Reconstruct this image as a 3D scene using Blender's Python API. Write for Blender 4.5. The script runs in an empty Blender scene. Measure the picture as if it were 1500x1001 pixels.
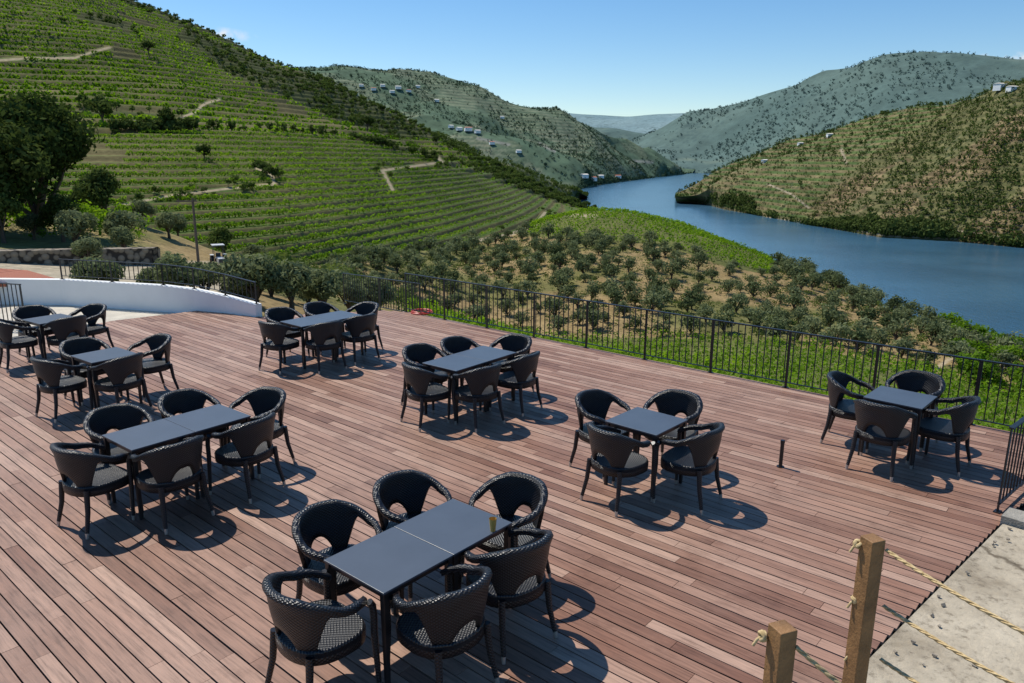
import numpy as np, math, bpy
from mathutils import Vector, Matrix
rng=np.random.default_rng(7)
F=1092.8; TH=math.radians(13.72); RO=math.radians(0.326); H=3.517
RIV=-62.0
sc=bpy.context.scene
# ------------------------------------------------------------------ survey helpers
def ray(px,py):
    X,Y=px-750.0,py-500.5
    cr,sr=math.cos(RO),math.sin(RO); X,Y=X*cr+Y*sr,-X*sr+Y*cr
    fw=F*math.cos(TH)-Y*math.sin(TH); dn=F*math.sin(TH)+Y*math.cos(TH)
    return X,fw,dn
def G(px,py,z=0.0):
    x,y,d=ray(px,py); k=(H-z)/d; return np.array([x*k,y*k,z])
def P(px,py,d):
    x,y,dn=ray(px,py); k=d/np.hypot(x,y); return np.stack([x*k,y*k,H-dn*k],-1)
def proj(A):
    x,y,z=A[...,0],A[...,1],A[...,2]-H
    c,s=math.cos(TH),math.sin(TH); fw=y*c-z*s; up=y*s+z*c
    fw=np.maximum(fw,1e-3); X=F*x/fw; Y=-F*up/fw; cr,sr=math.cos(RO),math.sin(RO)
    return 750+X*cr-Y*sr,500.5+X*sr+Y*cr
# ------------------------------------------------------------------ noise
_tab=np.random.default_rng(3).random((256,256))
def vn(x,y):
    x=np.asarray(x,float);y=np.asarray(y,float)
    ix=np.floor(x).astype(int);iy=np.floor(y).astype(int);fx=x-ix;fy=y-iy
    fx=fx*fx*(3-2*fx);fy=fy*fy*(3-2*fy)
    a=_tab[ix%256,iy%256];b=_tab[(ix+1)%256,iy%256];c=_tab[ix%256,(iy+1)%256];d=_tab[(ix+1)%256,(iy+1)%256]
    return (a*(1-fx)+b*fx)*(1-fy)+(c*(1-fx)+d*fx)*fy
def fbm(x,y,o=4):
    s=0;a=.5;t=0
    for i in range(o):
        s=s+a*vn(x*2**i+17*i,y*2**i+31*i);t+=a;a*=.5
    return s/t
# ------------------------------------------------------------------ materials
def newmat(name):
    m=bpy.data.materials.new(name);m.use_nodes=True
    nt=m.node_tree; b=nt.nodes['Principled BSDF']; return m,nt,b
def N(nt,t,**k):
    n=nt.nodes.new(t)
    for a,v in k.items(): setattr(n,a,v)
    return n
def ramp(nt,cols):
    r=N(nt,'ShaderNodeValToRGB'); e=r.color_ramp.elements
    while len(e)<len(cols): e.new(.5)
    for q,(p,c) in zip(e,cols): q.position=p;q.color=(*c,1)
    return r
def noisetex(nt,scale,detail=4,vec=None,rough=.55):
    n=N(nt,'ShaderNodeTexNoise');n.inputs['Scale'].default_value=scale;n.inputs['Detail'].default_value=detail
    n.inputs['Roughness'].default_value=rough
    if vec is not None: nt.links.new(vec,n.inputs['Vector'])
    return n
def simple(name,col,rough=.6,spec=.5,metal=0,nscale=None,namp=.25,bump=0,bscale=None):
    m,nt,b=newmat(name); b.inputs['Roughness'].default_value=rough;b.inputs['Metallic'].default_value=metal
    b.inputs['Specular IOR Level'].default_value=spec
    tc=N(nt,'ShaderNodeTexCoord')
    nz=noisetex(nt,nscale or 6,5,tc.outputs['Object'])
    c=np.array(col)
    r=ramp(nt,[(.25,tuple(c*(1-namp))),(.75,tuple(np.minimum(c*(1+namp),.95)))])
    nt.links.new(nz.outputs['Fac'],r.inputs['Fac']);nt.links.new(r.outputs['Color'],b.inputs['Base Color'])
    if bump:
        n2=noisetex(nt,bscale or 40,4,tc.outputs['Object']);bp=N(nt,'ShaderNodeBump')
        bp.inputs['Strength'].default_value=bump;bp.inputs['Distance'].default_value=.02
        nt.links.new(n2.outputs['Fac'],bp.inputs['Height']);nt.links.new(bp.outputs['Normal'],b.inputs['Normal'])
    return m
def leafmat(name,c0,c1,c2,transl=.35):
    m,nt,b=newmat(name); nt.nodes.remove(b); out=nt.nodes['Material Output']
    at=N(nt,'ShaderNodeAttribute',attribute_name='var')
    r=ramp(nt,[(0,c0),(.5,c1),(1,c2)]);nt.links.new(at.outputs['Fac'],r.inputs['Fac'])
    d=N(nt,'ShaderNodeBsdfDiffuse');nt.links.new(r.outputs['Color'],d.inputs['Color'])
    if transl<.2: nt.links.new(d.outputs[0],out.inputs['Surface']);return m
    t=N(nt,'ShaderNodeBsdfTranslucent');mx=N(nt,'ShaderNodeMixShader')
    hs=N(nt,'ShaderNodeHueSaturation');hs.inputs['Value'].default_value=1.4;hs.inputs['Saturation'].default_value=1.1
    nt.links.new(r.outputs['Color'],hs.inputs['Color'])
    nt.links.new(hs.outputs['Color'],t.inputs['Color'])
    mx.inputs[0].default_value=transl
    nt.links.new(d.outputs[0],mx.inputs[1]);nt.links.new(t.outputs[0],mx.inputs[2]);nt.links.new(mx.outputs[0],out.inputs['Surface'])
    return m
def terrainmat(name,scale,amp=.35,bump=.5,bdist=.3,speck=None,speckscale=1.0,speckcol=(.03,.05,.02),speckamt=.5):
    m,nt,b=newmat(name); b.inputs['Roughness'].default_value=.95;b.inputs['Specular IOR Level'].default_value=.1
    at=N(nt,'ShaderNodeAttribute',attribute_name='Col');tc=N(nt,'ShaderNodeTexCoord')
    nz=noisetex(nt,scale,8,tc.outputs['Object'],.65)
    mr=N(nt,'ShaderNodeMapRange');mr.inputs['From Min'].default_value=.3;mr.inputs['From Max'].default_value=.7
    mr.inputs['To Min'].default_value=1-amp;mr.inputs['To Max'].default_value=1+amp
    nt.links.new(nz.outputs['Fac'],mr.inputs['Value'])
    vm=N(nt,'ShaderNodeVectorMath',operation='SCALE');nt.links.new(at.outputs['Color'],vm.inputs[0]);nt.links.new(mr.outputs[0],vm.inputs['Scale'])
    col=vm.outputs[0]
    if speck is not None:
        v=N(nt,'ShaderNodeTexVoronoi');v.inputs['Scale'].default_value=speckscale;nt.links.new(tc.outputs['Object'],v.inputs['Vector'])
        n3=noisetex(nt,speckscale*.15,5,tc.outputs['Object'],.6)
        n3m=N(nt,'ShaderNodeMath',operation='MULTIPLY');n3m.inputs[1].default_value=1.6;nt.links.new(n3.outputs['Fac'],n3m.inputs[0])
        ad=N(nt,'ShaderNodeMath',operation='ADD');nt.links.new(v.outputs['Distance'],ad.inputs[0]);nt.links.new(n3m.outputs[0],ad.inputs[1])
        m2=N(nt,'ShaderNodeMapRange');m2.inputs['From Min'].default_value=1.08+speck;m2.inputs['From Max'].default_value=1.25+speck
        m2.inputs['To Min'].default_value=speckamt;m2.inputs['To Max'].default_value=0
        nt.links.new(ad.outputs[0],m2.inputs['Value'])
        mx=N(nt,'ShaderNodeMixRGB');nt.links.new(m2.outputs[0],mx.inputs[0]);nt.links.new(col,mx.inputs[1]);mx.inputs[2].default_value=(*speckcol,1)
        col=mx.outputs[0]
    nt.links.new(col,b.inputs['Base Color'])
    bp=N(nt,'ShaderNodeBump');bp.inputs['Strength'].default_value=bump;bp.inputs['Distance'].default_value=bdist
    nt.links.new(nz.outputs['Fac'],bp.inputs['Height']);nt.links.new(bp.outputs['Normal'],b.inputs['Normal'])
    return m
# ------------------------------------------------------------------ mesh helpers
def link(name,me,mats=()):
    ob=bpy.data.objects.new(name,me);sc.collection.objects.link(ob)
    for m in mats: me.materials.append(m)
    return ob
def quadmesh(name,V,Fq,mats,mi=None,var=None,col=None,smooth=False):
    me=bpy.data.meshes.new(name);V=np.ascontiguousarray(V,dtype=np.float32);Fq=np.ascontiguousarray(Fq,dtype=np.int32)
    me.vertices.add(len(V));me.vertices.foreach_set('co',V.ravel())
    me.loops.add(Fq.size);me.loops.foreach_set('vertex_index',Fq.ravel())
    me.polygons.add(len(Fq));me.polygons.foreach_set('loop_start',np.arange(0,Fq.size,4,dtype=np.int32))
    if mi is not None: me.polygons.foreach_set('material_index',np.ascontiguousarray(mi,dtype=np.int32))
    if smooth: me.polygons.foreach_set('use_smooth',np.ones(len(Fq),dtype=bool))
    me.update(calc_edges=True)
    if var is not None:
        a=me.attributes.new('var','FLOAT','FACE');a.data.foreach_set('value',np.ascontiguousarray(var,dtype=np.float32))
    if col is not None:
        a=me.attributes.new('Col','FLOAT_COLOR','POINT');c=np.ones((len(V),4),np.float32);c[:,:3]=col;a.data.foreach_set('color',c.ravel())
    return link(name,me,mats)
def gridmesh(name,Pg,C,mat):
    nv,nu=Pg.shape[:2];i=np.arange(nv*nu).reshape(nv,nu)
    Fq=np.stack([i[:-1,:-1],i[:-1,1:],i[1:,1:],i[1:,:-1]],-1).reshape(-1,4)
    return quadmesh(name,Pg.reshape(-1,3),Fq,[mat],col=C.reshape(-1,3),smooth=True)
class MB:
    def __init__(s): s.v=[];s.f=[];s.m=[];s.uv=[];s.sm=[];s.var=[]
    def add(s,vs,fs,mat=0,uv=None,smooth=False,var=0):
        o=len(s.v); s.v+= [tuple(map(float,p)) for p in vs]
        for k,f in enumerate(fs):
            s.f.append([o+i for i in f]);s.m.append(mat);s.sm.append(smooth);s.var.append(var)
            s.uv.append([uv[i] for i in f] if uv is not None else [(0,0)]*len(f))
    def box(s,c,d,mat=0,M=None,var=0,taper=1.0):
        vs=[]
        for z in(-1,1):
            t=taper if z<0 else 1
            for x,y in((-1,-1),(1,-1),(1,1),(-1,1)):
                p=Vector((x*d[0]/2*t,y*d[1]/2*t,z*d[2]/2))
                if M: p=M@p
                vs.append(p+Vector(c))
        s.add(vs,[(3,2,1,0),(4,5,6,7),(0,1,5,4),(1,2,6,5),(2,3,7,6),(3,0,4,7)],mat,var=var)
    def tube(s,path,rad,n=8,mat=0,cap=True,uvs=1.0,flat=1.0):
        path=[Vector(p) for p in path]; rr=rad if hasattr(rad,'__len__') else [rad]*len(path)
        vs=[];uv=[];L=0;prev=None
        for i,p in enumerate(path):
            t=(path[min(i+1,len(path)-1)]-path[max(i-1,0)]).normalized()
            if prev is None:
                a=Vector((0,0,1)) if abs(t.z)<.9 else Vector((1,0,0)); n1=t.cross(a).normalized()
            else: n1=(prev-t*prev.dot(t)).normalized()
            prev=n1;n2=t.cross(n1)
            if i: L+=(p-path[i-1]).length
            for k in range(n+1):
                q=2*math.pi*k/n; vs.append(p+n1*math.cos(q)*rr[i]+n2*math.sin(q)*rr[i]*flat); uv.append((k/n*rr[i]*6.28*uvs,L*uvs))
        fs=[]
        for i in range(len(path)-1):
            for k in range(n):
                a=i*(n+1)+k; fs.append((a,a+1,a+n+2,a+n+1))
        s.add(vs,fs,mat,uv,True)
        if cap:
            s.add(vs[:n],[tuple(reversed(range(n)))],mat);s.add(vs[-(n+1):-1],[tuple(range(n))],mat)
    def mesh(s,name,mats):
        me=bpy.data.meshes.new(name);me.from_pydata(s.v,[],s.f)
        me.polygons.foreach_set('material_index',s.m);me.polygons.foreach_set('use_smooth',s.sm)
        u=me.uv_layers.new(name='UVMap');flat=[c for f in s.uv for q in f for c in q];u.data.foreach_set('uv',flat)
        a=me.attributes.new('var','FLOAT','FACE');a.data.foreach_set('value',s.var)
        for m in mats: me.materials.append(m)
        me.update();return me
    def obj(s,name,mats):
        ob=bpy.data.objects.new(name,s.mesh(name,mats));sc.collection.objects.link(ob);return ob
# ------------------------------------------------------------------ foliage
def leaves(C,size,nrm=None,asp=1.0):
    n=len(C); d=rng.normal(size=(n,3))
    if nrm is not None: d=d*.55+nrm
    d/=np.linalg.norm(d,axis=1)[:,None]+1e-9
    a=np.cross(d,rng.normal(size=(n,3)));a/=np.linalg.norm(a,axis=1)[:,None]+1e-9;b=np.cross(d,a)
    s=(size*rng.uniform(.6,1.3,n))[:,None]
    V=np.stack([C-a*s*asp,C-b*s*.6,C+a*s*asp,C+b*s*.6],1).reshape(-1,3)
    return V,np.arange(4*n).reshape(-1,4)
def crown(nl,size,ctr,R,K,kr=(.35,.6),flat=.8,asp=1.0,seed=0):
    g=np.random.default_rng(seed+100)
    u=g.normal(size=(K,3));u/=np.linalg.norm(u,axis=1)[:,None];u[:,2]=np.where(u[:,2]<-.35,-u[:,2],u[:,2])
    cc=u*np.array([R,R,R*flat])*g.uniform(.35,.75,K)[:,None]; r=R*g.uniform(*kr,K)
    k=g.integers(0,K,nl);w=g.normal(size=(nl,3));w/=np.linalg.norm(w,axis=1)[:,None]
    pos=cc[k]+w*(r[k]*g.uniform(.55,1.08,nl)**1)[:,None]*np.array([1,1,.85])
    V,Fq=leaves(pos+np.array(ctr),size,w,asp)
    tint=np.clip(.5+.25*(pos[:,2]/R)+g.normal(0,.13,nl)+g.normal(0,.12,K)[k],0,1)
    return V,Fq,tint,cc+np.array(ctr)
def tubeq(path,rad,n=6):
    mb=MB();mb.tube(path,rad,n,cap=False);return np.array(mb.v),np.array(mb.f)
def tree_template(h,R,nl,size,K,trunk_r,seed,flat=.85,asp=1.0,kr=(.35,.6),base=None):
    ctr=(0,0,h-R*flat if base is None else base)
    V,Fq,t,cc=crown(nl,size,ctr,R,K,kr,flat,asp,seed)
    g=np.random.default_rng(seed);Vs=[V];Fs=[Fq];ms=[np.zeros(len(Fq))];ts=[t];o=len(V)
    fork=Vector((g.normal(0,.05),g.normal(0,.05),ctr[2]-R*flat*.75)); fork.z=max(fork.z,h*.12)
    segs=[([(0,0,-.3),(fork.x*.5,fork.y*.5,fork.z*.5),tuple(fork)],[trunk_r*1.3,trunk_r,trunk_r*.85])]
    for c in cc[:min(K,9)]:
        c=Vector(c);mid=fork.lerp(c,.5)+Vector((g.normal(0,.08)*R,g.normal(0,.08)*R,R*.05))
        segs.append(([tuple(fork),tuple(mid),tuple(c)],[trunk_r*.6,trunk_r*.35,trunk_r*.12]))
    for p,r in segs:
        v,f=tubeq(p,r,6);Vs.append(v);Fs.append(f+o);o+=len(v);ms.append(np.ones(len(f)));ts.append(np.full(len(f),.5))
    return np.concatenate(Vs),np.concatenate(Fs),np.concatenate(ms),np.concatenate(ts)
def clump(nl,size,dim,seed):
    g=np.random.default_rng(seed);w=g.normal(size=(nl,3));w/=np.linalg.norm(w,axis=1)[:,None]
    pos=w*g.uniform(.5,1.05,nl)[:,None]*np.array(dim)*.5;pos[:,2]+=dim[2]*.55
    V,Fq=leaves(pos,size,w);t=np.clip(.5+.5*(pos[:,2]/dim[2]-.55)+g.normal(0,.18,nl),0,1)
    return V,Fq,np.zeros(nl),t
def merge(name,temps,pos,scale,mats,rot=None,vb=.0,ivar=None):
    pos=np.asarray(pos,float);M=len(pos)
    if M==0: return None
    scale=np.broadcast_to(scale,(M,)) if np.ndim(scale)<2 else scale
    if rot is None: rot=rng.uniform(0,6.283,M)
    if ivar is None: ivar=rng.normal(0,.12,M)
    k=rng.integers(0,len(temps),M);Vs=[];Fs=[];ms=[];vs=[];o=0
    for i,(V,Fq,mi,t) in enumerate(temps):
        s=k==i
        if not s.any(): continue
        c,sn=np.cos(rot[s])[:,None],np.sin(rot[s])[:,None]
        sca=scale[s] if np.ndim(scale)==2 else np.repeat(scale[s][:,None],3,1)
        x=V[None,:,0]*sca[:,0:1];y=V[None,:,1]*sca[:,1:2];z=V[None,:,2]*sca[:,2:3]
        W=np.stack([x*c-y*sn,x*sn+y*c,z],-1)+pos[s][:,None,:]
        m=s.sum();Vs.append(W.reshape(-1,3));Fs.append((Fq[None]+(np.arange(m)*len(V))[:,None,None]).reshape(-1,4)+o);o+=m*len(V)
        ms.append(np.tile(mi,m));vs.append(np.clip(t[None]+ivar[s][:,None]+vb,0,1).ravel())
    return quadmesh(name,np.concatenate(Vs),np.concatenate(Fs),mats,np.concatenate(ms),np.concatenate(vs))
# ------------------------------------------------------------------ lofted terrain
def line(pts,pxs,sm=9):
    p=np.array([q[0] for q in pts],float)
    Q=[]
    for q in pts:
        if q[1]=='z':
            a=P(q[0],300,q[2]);a=a.copy();a[2]=q[3]
        elif q[2]=='z': a=G(q[0],q[1],q[3])
        else: a=P(q[0],q[1],q[2])
        Q.append([math.atan2(a[0],a[1]),math.log(math.hypot(a[0],a[1])),a[2]/math.hypot(a[0],a[1])])
    Q=np.array(Q);R=np.stack([np.interp(pxs,p,Q[:,j]) for j in range(3)],-1)
    if sm>1:
        ker=np.hanning(sm+2)[1:-1];ker/=ker.sum();h=sm//2
        for j in range(3):
            base=np.pad(R[:,j],h,mode='reflect',reflect_type='odd');R[:,j]=np.convolve(base,ker,'valid')
    d=np.exp(R[:,1]);return np.stack([np.sin(R[:,0])*d,np.cos(R[:,0])*d,R[:,2]*d],-1)
def back(L,kd,dz):
    B=L.copy();B[:,:2]*=kd;B[:,2]-=dz;return B
def loft(Ls,segs,tens=.5):
    Ls=[np.asarray(l) for l in Ls];out=[];vv=[]
    for i in range(len(Ls)-1):
        p0=Ls[i-1] if i else 2*Ls[0]-Ls[1];p1=Ls[i];p2=Ls[i+1];p3=Ls[i+2] if i+2<len(Ls) else 2*p2-p1
        for t in np.linspace(0,1,segs[i],endpoint=False):
            m1=(p2-p0)*.5*tens;m2=(p3-p1)*.5*tens
            out.append((2*t**3-3*t*t+1)*p1+(t**3-2*t*t+t)*m1+(-2*t**3+3*t*t)*p2+(t**3-t*t)*m2);vv.append(i+t)
    out.append(Ls[-1]);vv.append(len(Ls)-1);return np.stack(out),np.array(vv)
def samp(Pg,iu,iv):
    nv,nu=Pg.shape[:2];iu=np.clip(iu,0,nu-1.001);iv=np.clip(iv,0,nv-1.001)
    a=iu.astype(int);b=iv.astype(int);fu=(iu-a)[:,None];fv=(iv-b)[:,None]
    return (Pg[b,a]*(1-fu)+Pg[b,a+1]*fu)*(1-fv)+(Pg[b+1,a]*(1-fu)+Pg[b+1,a+1]*fu)*fv
def polydist(px,py,polys):
    D=np.full(px.shape,1e9)
    for pl in polys:
        for (x0,y0),(x1,y1) in zip(pl[:-1],pl[1:]):
            dx,dy=x1-x0,y1-y0;t=np.clip(((px-x0)*dx+(py-y0)*dy)/(dx*dx+dy*dy),0,1)
            D=np.minimum(D,np.hypot(px-x0-t*dx,(py-y0-t*dy)*1.6))
    return D
def lerp(a,b,t): t=np.asarray(t)[...,None];return np.asarray(a)*(1-t)+np.asarray(b)*t
def sst(x,a,b): t=np.clip((x-a)/(b-a),0,1);return t*t*(3-2*t)
# ================================================================== LEFT HILLSIDE
bark=simple('bark',(.10,.075,.055),.9,.2,nscale=12,bump=.6)
vine_leaf=leafmat('vine_leaves',(.040,.078,.010),(.105,.19,.020),(.20,.31,.036),.42)
olive_leaf=leafmat('olive_leaves',(.042,.06,.026),(.11,.135,.060),(.20,.225,.115),.3)
dark_leaf=leafmat('dark_leaves',(.015,.026,.008),(.045,.068,.018),(.10,.13,.038),.25)
shrub_leaf=leafmat('scrub_leaves',(.028,.048,.012),(.07,.105,.026),(.13,.165,.046),.3)
pxs=np.arange(-420,872,1.5)
L0=line([(-420,345,110),(0,345,112),(130,345,112),(200,362,112),(400,392,114),(480,398,120),(560,378,138),(650,362,160),(740,352,190),(790,335,230),(830,312,300),(872,310,340)],pxs,41)
L1=line([(-420,185,180),(0,196,185),(110,200,190),(200,194,195),(300,190,200),(420,193,212),(520,203,235),(600,224,255),(650,240,275),(700,257,300),(760,277,330),(800,292,350),(835,301,365),(872,312,380)],pxs,41)
L2=line([(-420,60,300),(0,105,310),(150,100,315),(250,118,320),(320,138,322),(420,160,330),(520,186,345),(600,211,350),(650,230,350),(700,249,355),(760,271,365),(800,288,372),(835,300,380),(872,312,395)],pxs,41)
L3=line([(-420,-300,540),(-100,-150,530),(0,-95,525),(100,-45,520),(190,5,515),(240,23,512),(300,48,508),(350,72,505),(400,93,503),(440,108,500),(500,133,485),(560,163,465),(600,185,450),(650,213,430),(700,238,415),(760,265,405),(800,285,400),(835,300,398),(872,313,410)],pxs,15)
Pl,vl=loft([back(L0,.9,-(-7)),L0,L1,L2,L3,back(L3,1.25,60)],[12,300,170,230,16],.6)
nv,nu=Pl.shape[:2];V2=np.repeat(vl[:,None],nu,1);PX2=np.repeat(pxs[None],nv,0)
x,y=Pl[...,0],Pl[...,1]
amp=np.where(V2<2,1.3*np.sin(np.clip(V2-1,0,1)*math.pi)**.5,np.interp(V2,[2,2.4,4,5],[0.6,5,4,4]))
amp=np.maximum(amp,.3)*np.interp(PX2,[-420,620,780,872],[1,1,.35,.2])
Pl[...,2]+=amp*(fbm(x/55+3,y/55+9,3)-.5)*2
ppx,ppy=proj(Pl)
paths=[[(-60,92),(40,86),(110,85),(140,75),(160,70)],[(258,176),(285,165),(300,152),(320,146)],[(180,300),(250,287),(330,277),(402,270),(398,256),(375,247)],
 [(560,250),(575,278)],[(560,250),(610,243),(648,238),(640,230)],[(700,352),(750,342),(785,328),(798,312)]]
pd=polydist(ppx,ppy,paths)
dz=np.where(V2<2,1.25,2.5)
fr=np.mod(Pl[...,2]/dz,1.0)
zq=(np.floor(Pl[...,2]/dz)+sst(fr,.62,1.0))*dz
tm=(V2>1)&(V2<4)&(pd>6)
Zs=Pl[...,2].copy()
Pl[...,2]=np.where(tm,Pl[...,2]*.15+zq*.85,Pl[...,2])
n1=fbm(x/30,y/30,4);n2=fbm(x/9+5,y/9,3);n3=fbm(x/90+40,y/90,3)
soil=lerp((.10,.08,.036),(.20,.155,.07),n2);gr=lerp((.042,.075,.014),(.09,.13,.028),n2)
C=lerp(gr,soil,sst(fr,.52,.68)*(1-sst(fr,.92,1.0))*.75)
C=lerp(C,soil*1.1,sst(n1,.56,.68)*.35)
scrub=sst(n3,.56,.64)*(V2>2.3)+ (V2>3.8)*.6+sst(PX2,640,760)*(V2>2.1)*.8
scrub=np.clip(scrub,0,1);C=lerp(C,np.array((.06,.08,.025))*np.ones_like(C),scrub*.6)
C=lerp(C,np.array((.36,.29,.19))*np.ones_like(C),(1-sst(pd,1.6,3.6))*.85)
tmat=terrainmat('terraced_soil',.9,.3,.5,.25)
gridmesh('terraced_vineyard_hillside',Pl,C,tmat)
def contour_pts(step,mask,frac,dzv):
    q=np.floor(Zs/dzv-frac);cols=np.arange(0,nu,step);a=q[:-1][:,cols];b=q[1:][:,cols];hit=(a!=b)&mask[:-1][:,cols]
    r,c=np.nonzero(hit);cc=cols[c];j=rng.uniform(-.5,.5,len(r));p=samp(Pl,cc+j,r+.5);
    return p,r,cc
vm=(V2>1.0)&(V2<2.0)&(pd>4)&(n1<.72)
vt=[clump(19,.21,(1.3,.85,1.0),i) for i in range(5)]
p1,r1,c1=contour_pts(2,vm,.25,1.25);iv=(n3[r1,c1]-.45)*1.3+(n1[r1,c1]-.5)*.8+rng.normal(0,.1,len(r1))
p1[:,2]-=.1
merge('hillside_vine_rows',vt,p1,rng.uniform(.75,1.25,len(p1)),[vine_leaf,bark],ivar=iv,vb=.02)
vm=(V2>2.02)&(V2<3.93)&(pd>4)&(scrub<.55)&(n1<.72)
vt2=[clump(12,.5,(2.6,1.6,1.5),i+20) for i in range(5)]
p2,r2,c2=contour_pts(3,vm,.25,2.5);iv=(n3[r2,c2]-.42)*1.4+.05+rng.normal(0,.1,len(r2))
p2[:,2]-=.2
merge('upper_hillside_vine_rows',vt2,p2,rng.uniform(.75,1.25,len(p2)),[vine_leaf,bark],ivar=iv,vb=.02)
def pick(prob,n):
    w=prob.ravel().copy();w/=w.sum();k=rng.choice(len(w),n,p=w);r,c=k//prob.shape[1],k%prob.shape[1];return r,c
area=np.interp(V2,[1,2,3,4,5],[.3,.6,1,1.3,1.5])
w=scrub*area*(V2>2)*(V2<4.05)*(PX2>-200);r,c=pick(w,2300)
bt=[tree_template(3.2,1.7,70,.5,6,.1,i,kr=(.4,.6)) for i in range(5)]
merge('hillside_scrub_trees',bt,samp(Pl,c+rng.random(len(c)),r+rng.random(len(r))),rng.uniform(.3,.95,len(r)),[shrub_leaf,bark],vb=.0)
w=np.exp(-((V2-2.03)/.03)**2)*(PX2>100)*(PX2<640)*(.1+sst(n2,.45,.6));r,c=pick(w,230)
merge('hillside_hedgerow',bt,samp(Pl,c+rng.random(len(c)),r+rng.random(len(r))),rng.uniform(.35,.9,len(r)),[dark_leaf,bark],vb=.1)
w=np.exp(-((pd-9)/4)**2)*(V2>1)*(V2<3)*(n2>.5)+1e-9*(V2<2);r,c=pick(w,110)
merge('track_side_bushes',bt,samp(Pl,c+rng.random(len(c)),r+rng.random(len(r))),rng.uniform(.25,.6,len(r)),[shrub_leaf,bark])
def on_hill(px,py):
    D=(ppx-px)**2+(ppy-py)**2;D[V2<1]=1e9;k=np.argmin(D);return Pl.reshape(-1,3)[k]
for (a,b,s) in [(150,178,2.3),(218,82,1.9),(245,190,1.6),(538,192,1.9),(300,232,1.1),(520,200,1.5),(95,190,1.7),(560,165,1.4),(640,212,1.6),(400,262,.8),(385,255,.7)]:
    merge('hillside_tree',[tree_template(3.4,1.5,420,.24,9,.12,a,base=1.8)],[on_hill(a,b)],[s],[dark_leaf,bark])
# ================================================================== NEAR TERRAIN (olive grove spur)
npx=np.arange(-600,2100,3.0)
N0=line([(-600,'z',4,-.7),(2100,'z',4,-1.5)],npx)
N1=line([(-600,'z',14,-.5),(0,'z',19,-.4),(200,'z',21,-.5),(400,'z',21,-1.2),(500,'z',20,-2.),(600,'z',20,-3),(800,'z',18,-4),(1000,'z',16,-4),(1200,'z',15,-4),(1500,'z',14,-4),(2100,'z',14,-4)],npx,31)
N2=line([(-600,395,38),(0,396,38),(100,396,39),(200,394,40),(300,397,40),(400,432,36),(500,442,44),(560,456,48),(620,466,52),(700,490,53),(800,520,50),(900,540,48),(1000,560,46),(1200,592,45),(1500,660,45),(2100,800,45)],npx,31)
N3=line([(-600,368,46),(0,366,47),(200,369,48),(250,378,50),(300,384,55),(400,397,72),(500,412,90),(560,428,94),(620,452,90),(700,480,88),(800,490,86),(900,495,85),(1000,499,85),(1100,506,85),(1200,518,85),(1300,535,84),(1400,565,80),(1500,600,78),(2100,760,70)],npx,31)
N4=line([(-600,345,75),(0,343,78),(200,350,85),(300,378,92),(400,392,104),(480,398,112),(560,380,126),(620,366,142),(700,354,165),(760,342,182),(800,322,192),(860,313,200),(920,314,202),(1000,333,198),(1060,357,190),(1130,390,178),(1200,412,165),(1260,438,152),(1330,472,138),(1400,502,127),(1440,520,120),(1500,545,112),(1700,620,100),(2100,760,90)],npx,13)
N5=N4.copy();kk=np.interp(npx,[760,860],[1.12,1.45]);N5[:,:2]*=kk[:,None];N5[:,2]=np.interp(npx,[740,860],[-30,RIV-6])
Pn,vn_=loft([N0,N1,N2,N3,N4,N5],[6,50,70,170,30],.6)
x,y=Pn[...,0],Pn[...,1];VN=np.repeat(vn_[:,None],len(npx),1);PXN=np.repeat(npx[None],len(vn_),0)
Pn[...,2]+=np.interp(VN,[0,1,2,3,3.5,4,5],[0,0,.3,.8,2.2,.8,1])*(fbm(x/22,y/22,4)-.5)*2
nx_,ny_=proj(Pn)
n1n=fbm(x/14,y/14,4);n2n=fbm(x/4,y/4,4)
dry=lerp((.19,.135,.06),(.33,.24,.115),n2n);green=lerp((.06,.085,.02),(.11,.14,.035),n2n)
C=lerp(dry,green,sst(n1n,.42,.58)*.65)
topv=(VN>3)&(VN<=4.02)&(nx_>770)&(nx_<1135)&(ny_<np.interp(nx_,[770,850,950,1000,1060,1120],[346,352,358,370,390,402]))
strip=(VN>1.3)&(VN<3.0)&(PXN>640)
C=np.where((topv|strip)[...,None],lerp(green,dry*.8,.25*np.ones(VN.shape)),C)
yard=(VN<3.05)&(PXN<330);C=np.where(yard[...,None],lerp((.32,.27,.19),(.42,.36,.26),n2n),C)
npd=polydist(nx_,ny_,[[(700,352),(750,342),(785,328),(798,314),(870,316)],[(230,384),(340,386),(370,392)],[(1290,598),(1400,520),(1500,545)]])
C=lerp(C,np.array((.37,.30,.2))*np.ones_like(C),1-sst(npd,2.5,6))
nmat=terrainmat('dry_grass_ground',2.2,.38,.6,.15)
gridmesh('olive_grove_hill',Pn,C,nmat)
ot=[tree_template(2.7,1.5,400,.165,10,.12,i+40,flat=.85,asp=1.2,base=1.3,kr=(.38,.6)) for i in range(8)]
w=(VN>3.0)&(VN<4.0)&(PXN>480)&(PXN<1480)&(~topv)&(npd>8)
step=np.linalg.norm(np.diff(Pn,axis=0)[:,:-1],axis=-1)*np.linalg.norm(np.diff(Pn,axis=1)[:-1],axis=-1)
ww=np.zeros(w.shape);ww[:-1,:-1]=w[:-1,:-1]*step
r,c=pick(ww,11000);q=samp(Pn,c+rng.random(len(c)),r+rng.random(len(r)));keep=np.zeros((0,3))
for a in q:
    dm=2.5+2.9*float(fbm(a[0]/12+50,a[1]/12,2))
    if len(keep)==0 or np.min(np.sum((keep[:,:2]-a[:2])**2,1))>(dm*rng.uniform(.75,1.1))**2: keep=np.vstack([keep,a])
keep[:,2]-=.15
merge('olive_grove_trees',ot,keep,rng.uniform(.55,1.25,len(keep)),[olive_leaf,bark],ivar=rng.normal(0,.18,len(keep)))
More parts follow.
